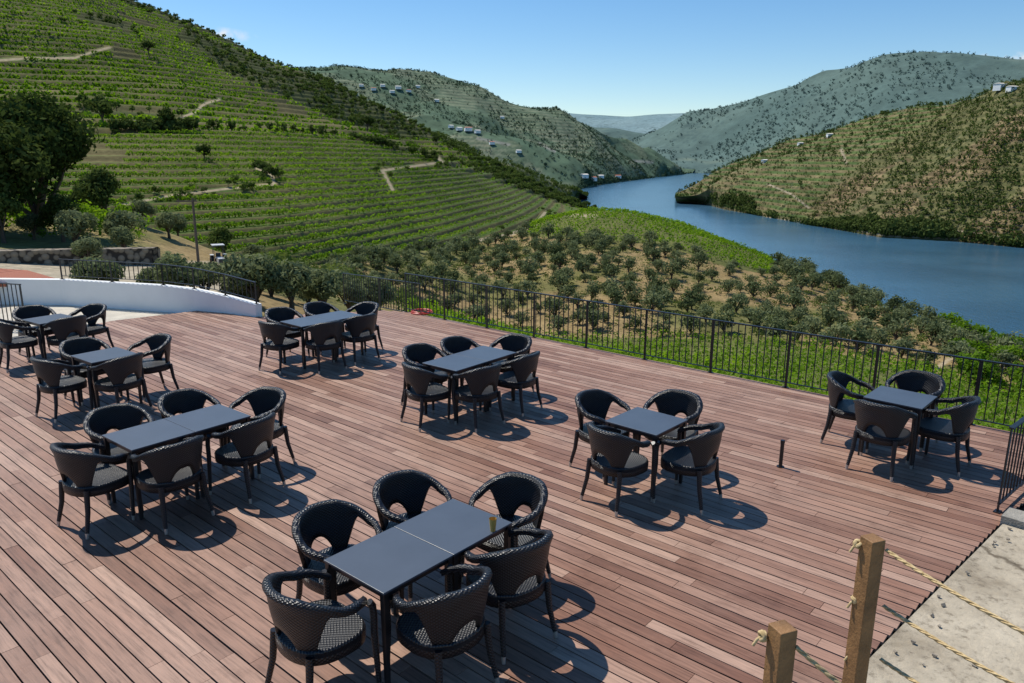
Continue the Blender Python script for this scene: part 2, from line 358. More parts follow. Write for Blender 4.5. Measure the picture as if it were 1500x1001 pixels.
print('olives',len(keep))
r,c=pick(ww,3000);q=samp(Pn,c+rng.random(len(c)),r+rng.random(len(r)))
st=[clump(22,.12,(1.1,1.0,.6),i+60) for i in range(4)]
merge('grove_undergrowth',st,q,rng.uniform(.4,1.4,len(q)),[shrub_leaf,bark],vb=.15)
def vrows(v0,v1,n,px0,px1,sp,mask=None,jit=.25):
    out=[]
    for v in np.linspace(v0,v1,n):
        iv=np.interp(v,vn_,np.arange(len(vn_)));ip=(np.arange(px0,px1,1.0)-npx[0])/3.0
        L=samp(Pn,ip,np.full(len(ip),iv));s=np.concatenate([[0],np.cumsum(np.linalg.norm(np.diff(L,axis=0),axis=1))])
        t=np.arange(0,s[-1],sp)+rng.uniform(0,sp);ii=np.interp(t,s,ip)
        p=samp(Pn,ii,np.full(len(ii),iv))
        if mask is not None:
            k=mask[int(round(iv)),np.clip(np.round(ii).astype(int),0,len(npx)-1)];p=p[k]
        out.append(p+np.c_[rng.normal(0,.12,(len(p),2)),np.zeros(len(p))])
    return np.concatenate(out)
vs=[clump(36,.13,(1.15,.8,1.15),i+70) for i in range(6)]
q=vrows(1.35,2.0,12,640,1800,.72);merge('vineyard_rows',vs,q,rng.uniform(.7,1.15,len(q)),[vine_leaf,bark],vb=.28)
q=vrows(2.05,2.96,14,600,1700,.85);merge('vineyard_rows',vs,q,rng.uniform(.7,1.2,len(q)),[vine_leaf,bark],vb=.28)
q=vrows(3.4,4.0,22,775,1130,.95,mask=topv);merge('crest_vineyard_rows',[clump(20,.2,(1.2,.9,1.0),i+80) for i in range(5)],q,rng.uniform(.75,1.2,len(q)),[vine_leaf,bark],vb=.3)
def near_pt(px,v):
    return samp(Pn,np.array([(px-npx[0])/3.0]),np.array([np.interp(v,vn_,np.arange(len(vn_)))]))[0]
q=[near_pt(rng.uniform(1385,1650),rng.uniform(3.0,4.02)) for _ in range(90)]
merge('riverside_bushes',[tree_template(3,1.6,420,.18,8,.1,i+90,base=1.4) for i in range(4)],q,rng.uniform(.5,1.15,90),[vine_leaf,bark],vb=-.05)
q=[near_pt(rng.uniform(860,1480),4.0+rng.uniform(0,.04)) for _ in range(60)]
merge('crest_bushes',[tree_template(3,1.6,200,.22,8,.1,i+95,base=1.3) for i in range(4)],q,rng.uniform(.2,.5,60),[shrub_leaf,bark],vb=.05)
# ================================================================== FAR LANDFORMS
def hill(name,pxr,lines,segs,namp,nscale,colfn,mat,backk=1.3,backdz=None,sm=9,step=3.0,tens=.5,ridge=0):
    pp=np.arange(pxr[0],pxr[1],step);Ls=[line(l,pp,sm) for l in lines]
    low=Ls[0].copy();low[:,:2]*=.97;low[:,2]-=12
    B=Ls[-1].copy();B[:,:2]*=backk;B[:,2]=RIV-20
    Pg,v=loft([low]+Ls+[B],[3]+segs+[6],tens)
    V=np.repeat(v[:,None],len(pp),1);X,Y=Pg[...,0],Pg[...,1]
    top=len(lines);e=np.interp(V,[0,1,1.25,top-.15,top,top+1],[0,0,1,1,.3,.3])
    n=fbm(X/nscale+7,Y/nscale+3,5)
    if ridge: n=n*(1-ridge)+ridge*(1-np.abs(fbm(X/nscale*1.1+1,Y/nscale*1.1,3)*2-1)*2)
    Pg[...,2]+=namp*e*(n-.5)*2
    C=colfn(Pg,V,np.repeat(pp[None],len(v),0))
    return Pg,V,pp,C,gridmesh(name,Pg,C,mat)
BLY=[120,155,215,260,300,340];BLX=[1440,1400,1300,1235,1190,1180]
def rc(Pg,V,PX):
    X,Y,Z=Pg[...,0],Pg[...,1],Pg[...,2];a,b=proj(Pg);n=fbm(X/60,Y/60,4);m=fbm(X/18,Y/18,3)
    fr=np.mod(Z/6.5,1.)
    brown=lerp((.155,.115,.058),(.25,.19,.10),m);gre=lerp((.05,.085,.024),(.095,.13,.038),m)
    wl=(sst(fr,.40,.52)*(1-sst(fr,.88,1)))
    br=lerp(brown,brown*.4,wl*.75);ge=lerp(gre,brown*.85,wl*.8)
    br=lerp(br,gre*.9,sst(n,.5,.6)*.5);ge=lerp(ge,brown*.8,sst(n,.6,.68)*.5)
    bl=np.interp(b,BLY,BLX)
    s=sst(a-bl,-15,25);C=lerp(ge,br,s)
    d=polydist(a,b,[[(1125,270),(1160,285),(1185,305)],[(1232,218),(1240,240)],[(1110,318),(1190,326),(1300,346),(1400,350)],[(1380,335),(1450,345),(1500,352)]])
    C=lerp(C,np.array((.33,.27,.19))*np.ones_like(C),(1-sst(d,1.2,3))*.8)
    return C
fmat=terrainmat('far_terraces',.12,.4,.5,1.5,speck=-.15,speckscale=.16,speckcol=(.035,.05,.025),speckamt=.6)
w=lambda a,b:(a,b,'z',RIV)
Pr,VR,ppr,CR,_=hill('right_bank_hill',(990,1900),[
 [w(990,292),w(1015,295),w(1060,307),w(1120,318),w(1190,331),w(1290,348),w(1400,354),w(1500,364),w(1900,400)],
 [(990,285,1200),(1015,285,1190),(1060,275,1130),(1120,270,1050),(1190,270,980),(1290,265,900),(1400,255,830),(1500,250,790),(1900,230,780)],
 [(990,283,1300),(1020,272,1330),(1040,258,1350),(1070,242,1380),(1110,225,1380),(1150,208,1370),(1200,197,1340),(1290,175,1250),(1360,162,1180),(1400,152,1120),(1440,138,1060),(1470,127,1020),(1500,130,1000),(1600,125,1000),(1900,110,1000)]],[150,190],18,150,rc,fmat,step=1.5,ridge=.35)
a,b=proj(Pr);X,Y,Z=Pr[...,0],Pr[...,1],Pr[...,2]
bl=np.interp(b,BLY,BLX)
q=np.floor(Z/3.25);cols=np.arange(0,len(ppr),2);hit=(q[:-1][:,cols]!=q[1:][:,cols])&(VR[:-1][:,cols]>1)&(VR[:-1][:,cols]<3.02)
pr=np.where((a-bl)[:-1][:,cols]>0,.66,.62);hit&=(rng.random(hit.shape)<pr)
r,c=np.nonzero(hit);pp_=samp(Pr,cols[c]+rng.uniform(-1,1,len(c)),r+rng.uniform(-.4,.9,len(r)))
gs=((a-bl)[r,cols[c]]>0)
ft=[clump(12,1.05,(4.2,4.2,3.4),i+120) for i in range(5)]
merge('right_bank_olive_trees',ft,pp_[gs],rng.uniform(.5,1.2,gs.sum()),[shrub_leaf,bark],vb=-.08)
merge('right_bank_vines',ft,pp_[~gs],rng.uniform(.35,.75,(~gs).sum()),[shrub_leaf,bark],vb=.08)
print('right olives',len(pp_))
wt=np.exp(-((VR-1.1)/.07)**2)*((ppr[None]>1180)&(ppr[None]<1385))*1.0+np.exp(-((VR-1.05)/.04)**2)*.25+np.exp(-((VR-1.25)/.15)**2)*((ppr[None]<1110))*.5
wt*= (VR>1.0);r,c=pick(wt,1500);tt=[clump(26,1.5,(8,8,8),i+130) for i in range(4)]
merge('riverbank_trees',tt,samp(Pr,c+rng.random(len(c)),r+rng.random(len(r))),rng.uniform(.45,1.05,len(r)),[dark_leaf,bark],vb=.15)
r,c=pick(((np.abs(VR-3)<.04)*3.0+(VR>1.3)*(VR<3)*.12+((VR>2.3)&(VR<3)&(ppr[None]<1380)))*1.0,1300)
merge('ridge_trees',tt,samp(Pr,c+rng.random(len(c)),r+rng.random(len(r))),rng.uniform(.3,.8,len(r)),[dark_leaf,bark],vb=.15)
def wc(Pg,V,PX):
    n=fbm(Pg[...,0]/40,Pg[...,1]/40,4);return lerp((.06,.08,.035),(.17,.17,.09),sst(n,.4,.65))
Pw,VW,ppw,_,_=hill('wooded_spur',(560,862),[
 [(560,330,700),(780,318,860),w(820,305),w(838,299),w(850,291),w(862,286)],
 [(560,170,900),(600,186,950),(660,208,1000),(720,234,1050),(780,255,1120),(815,268,1180),(840,280,1230),(862,290,1300)]],[60],7,60,wc,fmat,step=2)
r,c=pick((VW>1.0)*(VW<2.05)*1.0,1300);merge('wooded_spur_trees',tt,samp(Pw,c+rng.random(len(c)),r+rng.random(len(r))),rng.uniform(.35,.9,len(r)),[shrub_leaf,bark],vb=-.03)
haze_leaf=leafmat('distant_leaves',(.035,.062,.038),(.058,.095,.053),(.09,.13,.072),.15)  # slight aerial haze mixed into the leaf colours
mist_leaf=leafmat('mountain_leaves',(.062,.10,.092),(.082,.13,.112),(.105,.16,.13),.1)  # paler and bluer leaves, stronger haze put into the colour
def cc_(Pg,V,PX):
    X,Y,Z=Pg[...,0],Pg[...,1],Pg[...,2];n=fbm(X/170,Y/170,5);m=fbm(X/60+9,Y/60,4)
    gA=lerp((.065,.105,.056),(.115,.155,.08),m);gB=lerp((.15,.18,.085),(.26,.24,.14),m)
    fr=np.mod(Z/11,1.);f=sst(n,.46,.56)*np.interp(V,[1,2,2.8,3],[.95,.85,.6,.2]);C=lerp(gA,lerp(gB,gA*.8,.7*sst(fr,.45,.6)),f)
    a,b=proj(Pg);d=polydist(a,b,[[(925,236),(955,238)],[(790,210),(812,222)],[(700,203),(745,212)]])
    C=lerp(C,np.array((.33,.29,.22))*np.ones_like(C),(1-sst(d,1.5,4))*.7)
    return C*np.array([.95,1.02,1.2])  # blue gain puts distance haze into the surface colour
cmat=terrainmat('distant_slopes',.03,.3,.5,4,speck=-.12,speckscale=.06,speckcol=(.045,.075,.045),speckamt=.55)
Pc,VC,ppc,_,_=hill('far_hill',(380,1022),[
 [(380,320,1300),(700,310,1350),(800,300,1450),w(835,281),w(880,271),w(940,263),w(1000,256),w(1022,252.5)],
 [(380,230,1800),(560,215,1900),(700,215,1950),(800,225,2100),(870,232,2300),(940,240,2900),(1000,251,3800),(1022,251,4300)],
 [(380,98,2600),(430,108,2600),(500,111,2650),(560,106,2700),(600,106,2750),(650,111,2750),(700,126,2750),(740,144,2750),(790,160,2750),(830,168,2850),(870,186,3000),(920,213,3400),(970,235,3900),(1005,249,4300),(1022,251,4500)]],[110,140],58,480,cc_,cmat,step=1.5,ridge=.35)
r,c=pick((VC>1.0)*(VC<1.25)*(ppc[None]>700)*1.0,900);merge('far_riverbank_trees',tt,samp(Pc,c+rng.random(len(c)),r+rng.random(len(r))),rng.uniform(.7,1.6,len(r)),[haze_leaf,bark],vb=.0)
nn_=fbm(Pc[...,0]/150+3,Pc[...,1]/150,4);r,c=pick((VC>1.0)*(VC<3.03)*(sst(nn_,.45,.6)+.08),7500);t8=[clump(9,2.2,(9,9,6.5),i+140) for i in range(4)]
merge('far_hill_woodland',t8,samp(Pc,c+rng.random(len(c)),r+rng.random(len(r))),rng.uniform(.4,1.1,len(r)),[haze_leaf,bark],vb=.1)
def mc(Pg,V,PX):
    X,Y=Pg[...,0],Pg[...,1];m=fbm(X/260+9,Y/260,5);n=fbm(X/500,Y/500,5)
    return lerp(lerp((.08,.13,.118),(.11,.16,.137),m),(.18,.215,.155),sst(n,.5,.64)*.55)  # bluish paling of these colours stands in for haze
mmat=terrainmat('distant_mountain',.012,.2,.5,8,speck=-.12,speckscale=.025,speckcol=(.065,.105,.10),speckamt=.5)  # specks carry the same painted haze
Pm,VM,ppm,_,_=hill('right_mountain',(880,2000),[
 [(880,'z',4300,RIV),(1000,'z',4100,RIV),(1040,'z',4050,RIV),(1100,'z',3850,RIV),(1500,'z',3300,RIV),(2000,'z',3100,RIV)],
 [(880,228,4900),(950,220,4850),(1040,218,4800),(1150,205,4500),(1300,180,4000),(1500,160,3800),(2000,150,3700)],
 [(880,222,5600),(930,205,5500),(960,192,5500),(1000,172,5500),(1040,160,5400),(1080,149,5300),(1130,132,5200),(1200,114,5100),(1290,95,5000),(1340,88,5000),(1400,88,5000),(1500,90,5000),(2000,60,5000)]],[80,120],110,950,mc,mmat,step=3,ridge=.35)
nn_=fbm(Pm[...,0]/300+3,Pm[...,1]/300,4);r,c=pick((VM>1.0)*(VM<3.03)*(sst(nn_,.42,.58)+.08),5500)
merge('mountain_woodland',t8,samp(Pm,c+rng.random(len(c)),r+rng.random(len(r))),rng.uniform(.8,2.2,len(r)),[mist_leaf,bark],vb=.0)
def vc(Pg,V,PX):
    m=fbm(Pg[...,0]/500,Pg[...,1]/500,5);return lerp((.13,.21,.23),(.22,.30,.30),m)  # blue-grey surface colour stands in for haze on the furthest hills
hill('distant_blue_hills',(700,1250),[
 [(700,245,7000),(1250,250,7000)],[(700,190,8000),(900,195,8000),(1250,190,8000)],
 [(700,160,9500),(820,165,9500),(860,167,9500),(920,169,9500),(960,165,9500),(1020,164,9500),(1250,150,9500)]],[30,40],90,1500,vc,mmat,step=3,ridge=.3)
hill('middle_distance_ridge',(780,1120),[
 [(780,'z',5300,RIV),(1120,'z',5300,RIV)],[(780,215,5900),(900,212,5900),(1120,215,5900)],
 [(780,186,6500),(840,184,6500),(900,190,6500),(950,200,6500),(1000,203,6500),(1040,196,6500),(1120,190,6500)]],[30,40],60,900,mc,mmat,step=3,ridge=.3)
m,nt,b=newmat('river_water');b.inputs['Roughness'].default_value=.2
tc=N(nt,'ShaderNodeTexCoord');mp=N(nt,'ShaderNodeMapping');mp.inputs['Scale'].default_value=(1,.45,1);nt.links.new(tc.outputs['Object'],mp.inputs[0])
nz=noisetex(nt,.35,6,mp.outputs[0]);bp=N(nt,'ShaderNodeBump');bp.inputs['Strength'].default_value=.5;bp.inputs['Distance'].default_value=.4
nt.links.new(nz.outputs['Fac'],bp.inputs['Height']);nt.links.new(bp.outputs[0],b.inputs['Normal'])
nz2=noisetex(nt,.012,4,tc.outputs['Object']);r_=ramp(nt,[(.35,(.032,.09,.145)),(.65,(.05,.13,.20))]);nt.links.new(nz2.outputs['Fac'],r_.inputs[0]);nt.links.new(r_.outputs[0],b.inputs['Base Color'])
mb=MB();S=9000;mb.add([(-S,-500,0),(S,-500,0),(S,S,0),(-S,S,0)],[(0,1,2,3)]);o=mb.obj('river',[m]);o.location.z=RIV
mb=MB();S=25000;mb.add([(-S,-S,0),(S,-S,0),(S,S,0),(-S,S,0)],[(0,1,2,3)]);o=mb.obj('ground',[simple('ground_earth',(.12,.11,.07),.95,.1,nscale=.01)]);o.location.z=RIV-14
# ================================================================== DECK
AB=math.radians(40.5);U=np.array([math.cos(AB),-math.sin(AB)]);Vv=np.array([math.sin(AB),math.cos(AB)])
far=G(597,457)[:2];near=G(1472,631)[:2]+U*.9
poly=[far,G(560,455)[:2],G(372,464.5)[:2],G(300,454)[:2],G(165,470)[:2],G(0,500)[:2],G(-300,575)[:2],np.array([-9.,3.]),np.array([-4,.5]),np.array([-1.2,1.3]),np.array([2.30,4.47]),np.array([5.06,6.98]),near]
pl=np.array([[p@U,p@Vv] for p in poly])
mb=MB();pitch=.125;w_=.1135;t=pl[:,1].min()
while t<pl[:,1].max():
    tcn=t+pitch/2;xs=[]
    for i in range(len(pl)):
        a,b=pl[i],pl[(i+1)%len(pl)]
        if (a[1]-tcn)*(b[1]-tcn)<0: xs.append(a[0]+(tcn-a[1])/(b[1]-a[1])*(b[0]-a[0]))
    xs.sort()
    for s0,s1 in zip(xs[::2],xs[1::2]):
        s=s0;L=rng.uniform(.4,2.4)
        while s<s1-1e-3:
            e=min(s+L,s1)
            if s1-e<.25:e=s1
            dzb=rng.normal(0,.0009)
            mb.box(((s+e)/2,tcn+rng.normal(0,.0008),-.0125+dzb),(e-s-.004,w_,.025),var=rng.random());s=e;L=rng.choice([1.2,1.8,2.1,2.4])
    t+=pitch
m,nt,b=newmat('hardwood_decking');tc=N(nt,'ShaderNodeTexCoord');at=N(nt,'ShaderNodeAttribute',attribute_name='var')
cx=N(nt,'ShaderNodeCombineXYZ');ml=N(nt,'ShaderNodeMath',operation='MULTIPLY');ml.inputs[1].default_value=50;nt.links.new(at.outputs['Fac'],ml.inputs[0]);nt.links.new(ml.outputs[0],cx.inputs[0]);nt.links.new(ml.outputs[0],cx.inputs[2])
av=N(nt,'ShaderNodeVectorMath',operation='ADD');nt.links.new(tc.outputs['Object'],av.inputs[0]);nt.links.new(cx.outputs[0],av.inputs[1])
mp=N(nt,'ShaderNodeMapping');mp.inputs['Scale'].default_value=(1.2,22,4);nt.links.new(av.outputs[0],mp.inputs[0])
g1=noisetex(nt,2.2,7,mp.outputs[0],.65)
r1_=ramp(nt,[(0,(.135,.056,.034)),(.22,(.205,.098,.062)),(.5,(.27,.147,.100)),(.75,(.335,.198,.140)),(.9,(.40,.26,.19)),(1,(.19,.095,.063))]);nt.links.new(at.outputs['Fac'],r1_.inputs[0])
big=noisetex(nt,.35,5,tc.outputs['Object']);mr=N(nt,'ShaderNodeMapRange');mr.inputs['From Min'].default_value=.35;mr.inputs['From Max'].default_value=.7;mr.inputs['To Min'].default_value=0;mr.inputs['To Max'].default_value=.55
nt.links.new(big.outputs['Fac'],mr.inputs[0])
mxa=N(nt,'ShaderNodeMixRGB');nt.links.new(mr.outputs[0],mxa.inputs[0]);nt.links.new(r1_.outputs[0],mxa.inputs[1]);mxa.inputs[2].default_value=(.36,.235,.175,1)
r2_=ramp(nt,[(.3,(.52,.49,.47)),(.48,(.95,.95,.95)),(.75,(1.3,1.27,1.25))]);nt.links.new(g1.outputs['Fac'],r2_.inputs[0])
mxb=N(nt,'ShaderNodeMixRGB',blend_type='MULTIPLY');mxb.inputs[0].default_value=1;nt.links.new(mxa.outputs[0],mxb.inputs[1]);nt.links.new(r2_.outputs[0],mxb.inputs[2])
st3=noisetex(nt,1.7,6,tc.outputs['Object'],.7);r3_=ramp(nt,[(.30,(.72,.68,.66)),(.46,(1,1,1)),(.7,(1.06,1.05,1.04))]);nt.links.new(st3.outputs['Fac'],r3_.inputs[0])
mxc=N(nt,'ShaderNodeMixRGB',blend_type='MULTIPLY');mxc.inputs[0].default_value=1;nt.links.new(mxb.outputs[0],mxc.inputs[1]);nt.links.new(r3_.outputs[0],mxc.inputs[2])
nt.links.new(mxc.outputs[0],b.inputs['Base Color']);b.inputs['Roughness'].default_value=.55;b.inputs['Specular IOR Level'].default_value=.3
bp=N(nt,'ShaderNodeBump');bp.inputs['Strength'].default_value=.3;bp.inputs['Distance'].default_value=.004;nt.links.new(g1.outputs['Fac'],bp.inputs['Height']);nt.links.new(bp.outputs[0],b.inputs['Normal'])
deck=mb.obj('wooden_deck',[m]);deck.rotation_euler.z=-AB
mb=MB();n=len(poly);top=[(p[0],p[1],-.07) for p in poly];bot=[(p[0],p[1],-.55) for p in poly]
mb.add(top+bot,[tuple(range(n))]+[(i,(i+1)%n,n+(i+1)%n,n+i) for i in range(n)])
slab=mb.obj('gap_shade_slab',[simple('gap_shade_dark',(.02,.016,.014),.9,.1)]);slab.parent=deck;slab.matrix_parent_inverse=Matrix.Rotation(AB,4,'Z')  # solid dark slab added so the gaps between boards read as shade
# ================================================================== FENCES
black=simple('black_painted_steel',(.010,.010,.012),.4,.5,nscale=20)
def fence(name,pts,h=.92,post=1.25,sp=.115,mat=black,legdown=.05):
    mb=MB()
    for (a,b) in zip(pts[:-1],pts[1:]):
        a=Vector(a);b=Vector(b);L=(b-a).to_2d().length;ang=math.atan2(b.y-a.y,b.x-a.x);n=max(1,round(L/post));M=Matrix.Rotation(ang,3,'Z')
        sl=Matrix.Rotation(ang,3,'Z')@Matrix.Rotation(-math.atan2(b.z-a.z,L),3,'Y');c=(a+b)/2
        LL=(b-a).length
        mb.box(c+Vector((0,0,h)),(LL+.04,.045,.018),M=sl);mb.box(c+Vector((0,0,.09)),(LL,.03,.012),M=sl)
        for i in range(n+1):
            p=a.lerp(b,i/n);mb.box(p+Vector((0,0,(h-legdown)/2-.011)),(.04,.014,h+legdown-.004),M=M)
            mb.box(p+Vector((0,0,.006)),(.09,.06,.012),M=M)
        k=int(L/sp)
        for i in range(1,k):
            p=a.lerp(b,i/k);mb.box(p+Vector((0,0,(h+.09)/2)),(.014,.014,h-.112),M=M)
    return mb.obj(name,[mat])
fi=(Vv*.04)
fence('terrace_railing',[(*(far-fi),0),(*(near-fi),0)])
fence('side_railing',[G(1461,750),G(1461,750)+(G(1500,714)-G(1461,750))*4],h=.92,post=1.1)
fence('rear_railing',[(*(far+Vv*.5+U*-.1),-.25),G(505,445,-.4)*np.array([1.0,1.0,1.0])],h=.85,post=1.5)
white=simple('white_render',(.82,.82,.79),.8,.2,nscale=1.5,namp=.05,bump=.15,bscale=30)
wp=[(375,464.5,.28),(330,459,.40),(285,455,.50),(240,452,.55),(165,447,.55),(92,442,.55),(0,441,.55),(-200,441,.55)]
W=[(G(a,b),h) for a,b,h in wp];mb=MB()
for (p,h0),(q,h1) in zip(W[:-1],W[1:]):
    d=Vector(q-p).normalized();nn=Vector((-d.y,d.x,0))*.2;nn=-nn if nn.y<0 else nn
    p=Vector(p);q=Vector(q);vs=[p-Vector((0,0,.5)),q-Vector((0,0,.5)),q+nn-Vector((0,0,.5)),p+nn-Vector((0,0,.5)),p+Vector((0,0,h0)),q+Vector((0,0,h1)),q+nn+Vector((0,0,h1)),p+nn+Vector((0,0,h0))]
    mb.add(vs,[(0,1,5,4),(1,2,6,5),(2,3,7,6),(3,0,4,7),(4,5,6,7)])
mb.obj('white_parapet_wall',[white])
fence('parapet_railing',[(W[i][0][0],W[i][0][1]+.1,W[i][1]) for i in range(0,6)],h=.5,post=1.4,sp=.13,legdown=0)
fence('left_railing',[G(38,478),G(-60,470)],h=.9,post=1.0)
gp=simple('pale_gravel',(.56,.51,.42),.95,.1,nscale=3,namp=.15,bump=.8,bscale=60)
mb=MB();yp=[G(376,463),G(285,452),G(165,445),G(0,438),G(-500,438),G(-500,620),G(0,500)*np.array([.99,.99,1])];yp=[np.array([p[0],p[1],-.09]) for p in yp]
mb.add(yp,[tuple(range(len(yp)))]);mb.obj('gravel_yard',[gp])
# ================================================================== CONCRETE PATH (right)
con,nt,b=newmat('rough_concrete');b.inputs['Roughness'].default_value=.92;tc=N(nt,'ShaderNodeTexCoord')
na=noisetex(nt,1.1,7,tc.outputs['Object'],.65);nb=noisetex(nt,14,6,tc.outputs['Object'],.7)
ra=ramp(nt,[(.32,(.23,.185,.125)),(.48,(.39,.33,.24)),(.66,(.50,.43,.32))]);rb=ramp(nt,[(.34,(.55,.53,.50)),(.46,(.95,.95,.95)),(.7,(1.08,1.07,1.05))])
nt.links.new(na.outputs['Fac'],ra.inputs[0]);nt.links.new(nb.outputs['Fac'],rb.inputs[0]);mx=N(nt,'ShaderNodeMixRGB',blend_type='MULTIPLY');mx.inputs[0].default_value=1
nt.links.new(ra.outputs[0],mx.inputs[1]);nt.links.new(rb.outputs[0],mx.inputs[2])
vo=N(nt,'ShaderNodeTexVoronoi',feature='DISTANCE_TO_EDGE');vo.inputs['Scale'].default_value=.55
nw=noisetex(nt,2.5,5,tc.outputs['Object']);av=N(nt,'ShaderNodeMixRGB');av.inputs[0].default_value=.35;nt.links.new(tc.outputs['Object'],av.inputs[1]);nt.links.new(nw.outputs['Color'],av.inputs[2]);nt.links.new(av.outputs[0],vo.inputs['Vector'])
rcx=ramp(nt,[(0,(.35,.32,.28)),(.008,(.5,.48,.45)),(.014,(1,1,1))]);nt.links.new(vo.outputs['Distance'],rcx.inputs[0])
mk=N(nt,'ShaderNodeMixRGB',blend_type='MULTIPLY');mk.inputs[0].default_value=1;nt.links.new(mx.outputs[0],mk.inputs[1]);nt.links.new(rcx.outputs[0],mk.inputs[2]);nt.links.new(mk.outputs[0],b.inputs['Base Color'])
bp=N(nt,'ShaderNodeBump');bp.inputs['Strength'].default_value=.8;bp.inputs['Distance'].default_value=.02;nt.links.new(nb.outputs['Fac'],bp.inputs['Height']);nt.links.new(bp.outputs[0],b.inputs['Normal'])
e0=np.array([-1.2,1.3]);e1=np.array([2.30,4.47]);e2=np.array([5.06,6.98]);d=(e2-e1)/np.linalg.norm(e2-e1);nr=np.array([d[1],-d[0]])
mb=MB();a=e0+nr*.03-d*0;b_=e2+nr*.03-d*.25;vs=[];
gx,gy=40,16
for i in range(gx+1):
    for j in range(gy+1):
        p=a+(b_-a)*i/gx+nr*5*(j/gy)**1.3;vs.append((p[0],p[1],.02+.05*(fbm(p[0]*1.5,p[1]*1.5,3)-.5)*(1 if j else 0)))
fs=[(i*(gy+1)+j,(i*(gy+1)+j+1),((i+1)*(gy+1)+j+1),((i+1)*(gy+1)+j)) for i in range(gx) for j in range(gy)]
mb.add(vs,fs,smooth=True);mb.obj('concrete_path',[con])
mb=MB();k0=e2+nr*.05;M=Matrix.Rotation(math.atan2(d[1],d[0]),3,'Z')
mb.box((*(k0+nr*.9-d*.08),-.02),(.28,1.9,.22),M=M);mb.obj('stone_kerb',[simple('weathered_stone',(.30,.28,.24),.9,.2,nscale=8,bump=.8)])
q=[(*(k0+nr*rng.uniform(.1,1.8)+d*rng.uniform(.2,1.2)),-.05) for _ in range(60)]
merge('verge_plants',[clump(40,.04,(.4,.4,.3),i+200) for i in range(3)],np.array(q),rng.uniform(.4,1,60),[shrub_leaf,bark],vb=.1)
mb=MB()
for _ in range(70):
    p=a+(b_-a)*rng.uniform(.55,1)+nr*rng.uniform(.05,2.4);s=rng.uniform(.008,.028);M=Matrix.Rotation(rng.uniform(0,3),3,'Z')@Matrix.Rotation(rng.uniform(0,1),3,'X')
    mb.box((p[0],p[1],.035),(s*1.4,s,s*.7),M=M,taper=.7)
mb.obj('loose_stones',[simple('pebble',(.28,.24,.19),.9,.2,nscale=8)])
# ================================================================== ROPE POSTS
wood=simple('post_timber',(.24,.125,.048),.6,.4,nscale=9,namp=.35,bump=.3,bscale=60)
ropem,nt,b=newmat('hemp_rope');b.inputs['Roughness'].default_value=.9;tc=N(nt,'ShaderNodeTexCoord');nz=noisetex(nt,60,3,tc.outputs['Object'])
r_=ramp(nt,[(.3,(.36,.25,.11)),(.7,(.62,.47,.25))]);nt.links.new(nz.outputs['Fac'],r_.inputs[0]);nt.links.new(r_.outputs[0],b.inputs['Base Color'])
def ropemb(mb,A,B,sag,r=.0065,mat=0):
    A=Vector(A);B=Vector(B);n=int((B-A).length/.008);pts=[]
    for i in range(n+1):
        t=i/n;p=A.lerp(B,t);p.z-=sag*4*t*(1-t);pts.append(p)
    D=(B-A).normalized();s=D.cross(Vector((0,0,1))).normalized();u=s.cross(D)
    for k in range(3):
        mb.tube([p+(s*math.cos(i*.95*.4+k*2.094)+u*math.sin(i*.95*.4+k*2.094))*r*.75 for i,p in enumerate(pts)],r*.8,6,mat)
def knot(mb,c,mat=0):
    c=Vector(c)
    for k in range(3):
        a=rng.normal(size=3);a=Vector(a).normalized();b=a.orthogonal().normalized();e=a.cross(b)
        mb.tube([c+(b*math.cos(q)+e*math.sin(q))*.017 for q in np.linspace(0,6.283,14)],.008,6,mat,cap=False)
    mb.tube([c,c+Vector((-.02,0,-.015)),c+Vector((-.032,.005,-.045))],.006,6,mat)
def post(px,py,d,w):
    p=P(px,py,d);mb=MB();ry=Matrix.Rotation(.35,3,'Z')
    mb.box((0,0,p[2]/2),(w,w,p[2]),M=ry);
    ob=mb.obj('wooden_rope_post',[wood]);ob.location=(p[0],p[1],0)
    bv=ob.modifiers.new('b','BEVEL');bv.width=.004;bv.segments=2;return p
pa=post(1279,788,3.6,.078);pb=post(1147,918,2.75,.078)
mb=MB()
ends=[(1298,806,1640,1000,.02),(1294,888,1640,1085,.02),(1290,966,1640,1170,.02)]
for a0,b0,a1,b1,sg in ends:
    A=P(a0,b0,3.6);B=P(a1,b1,3.1);ropemb(mb,A,B,sg);knot(mb,P(a0-41,b0-9,3.6))
A=P(1166,948,2.75);B=P(1420,1130,2.9);ropemb(mb,A,B,.03);knot(mb,P(1117,932,2.75))
mb.obj('rope_handrail',[ropem])
# ================================================================== CHAIR
wick,nt,b=newmat('black_wicker');uvn=N(nt,'ShaderNodeUVMap');sp=N(nt,'ShaderNodeSeparateXYZ');nt.links.new(uvn.outputs[0],sp.inputs[0])
def sinn(o,k):
    a=N(nt,'ShaderNodeMath',operation='MULTIPLY');a.inputs[1].default_value=k;nt.links.new(o,a.inputs[0]);s=N(nt,'ShaderNodeMath',operation='SINE');nt.links.new(a.outputs[0],s.inputs[0]);return s.outputs[0]
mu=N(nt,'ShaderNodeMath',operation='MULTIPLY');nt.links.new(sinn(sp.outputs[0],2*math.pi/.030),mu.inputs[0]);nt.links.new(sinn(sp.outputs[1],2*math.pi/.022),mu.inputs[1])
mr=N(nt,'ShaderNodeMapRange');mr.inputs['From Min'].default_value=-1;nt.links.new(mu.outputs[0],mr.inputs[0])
r_=ramp(nt,[(0,(.002,.002,.003)),(.5,(.006,.006,.008)),(.75,(.017,.017,.020)),(1,(.042,.044,.050))]);nt.links.new(mr.outputs[0],r_.inputs[0]);nt.links.new(r_.outputs[0],b.inputs['Base Color'])  # pale top stop paints highlight glints into the strand colour
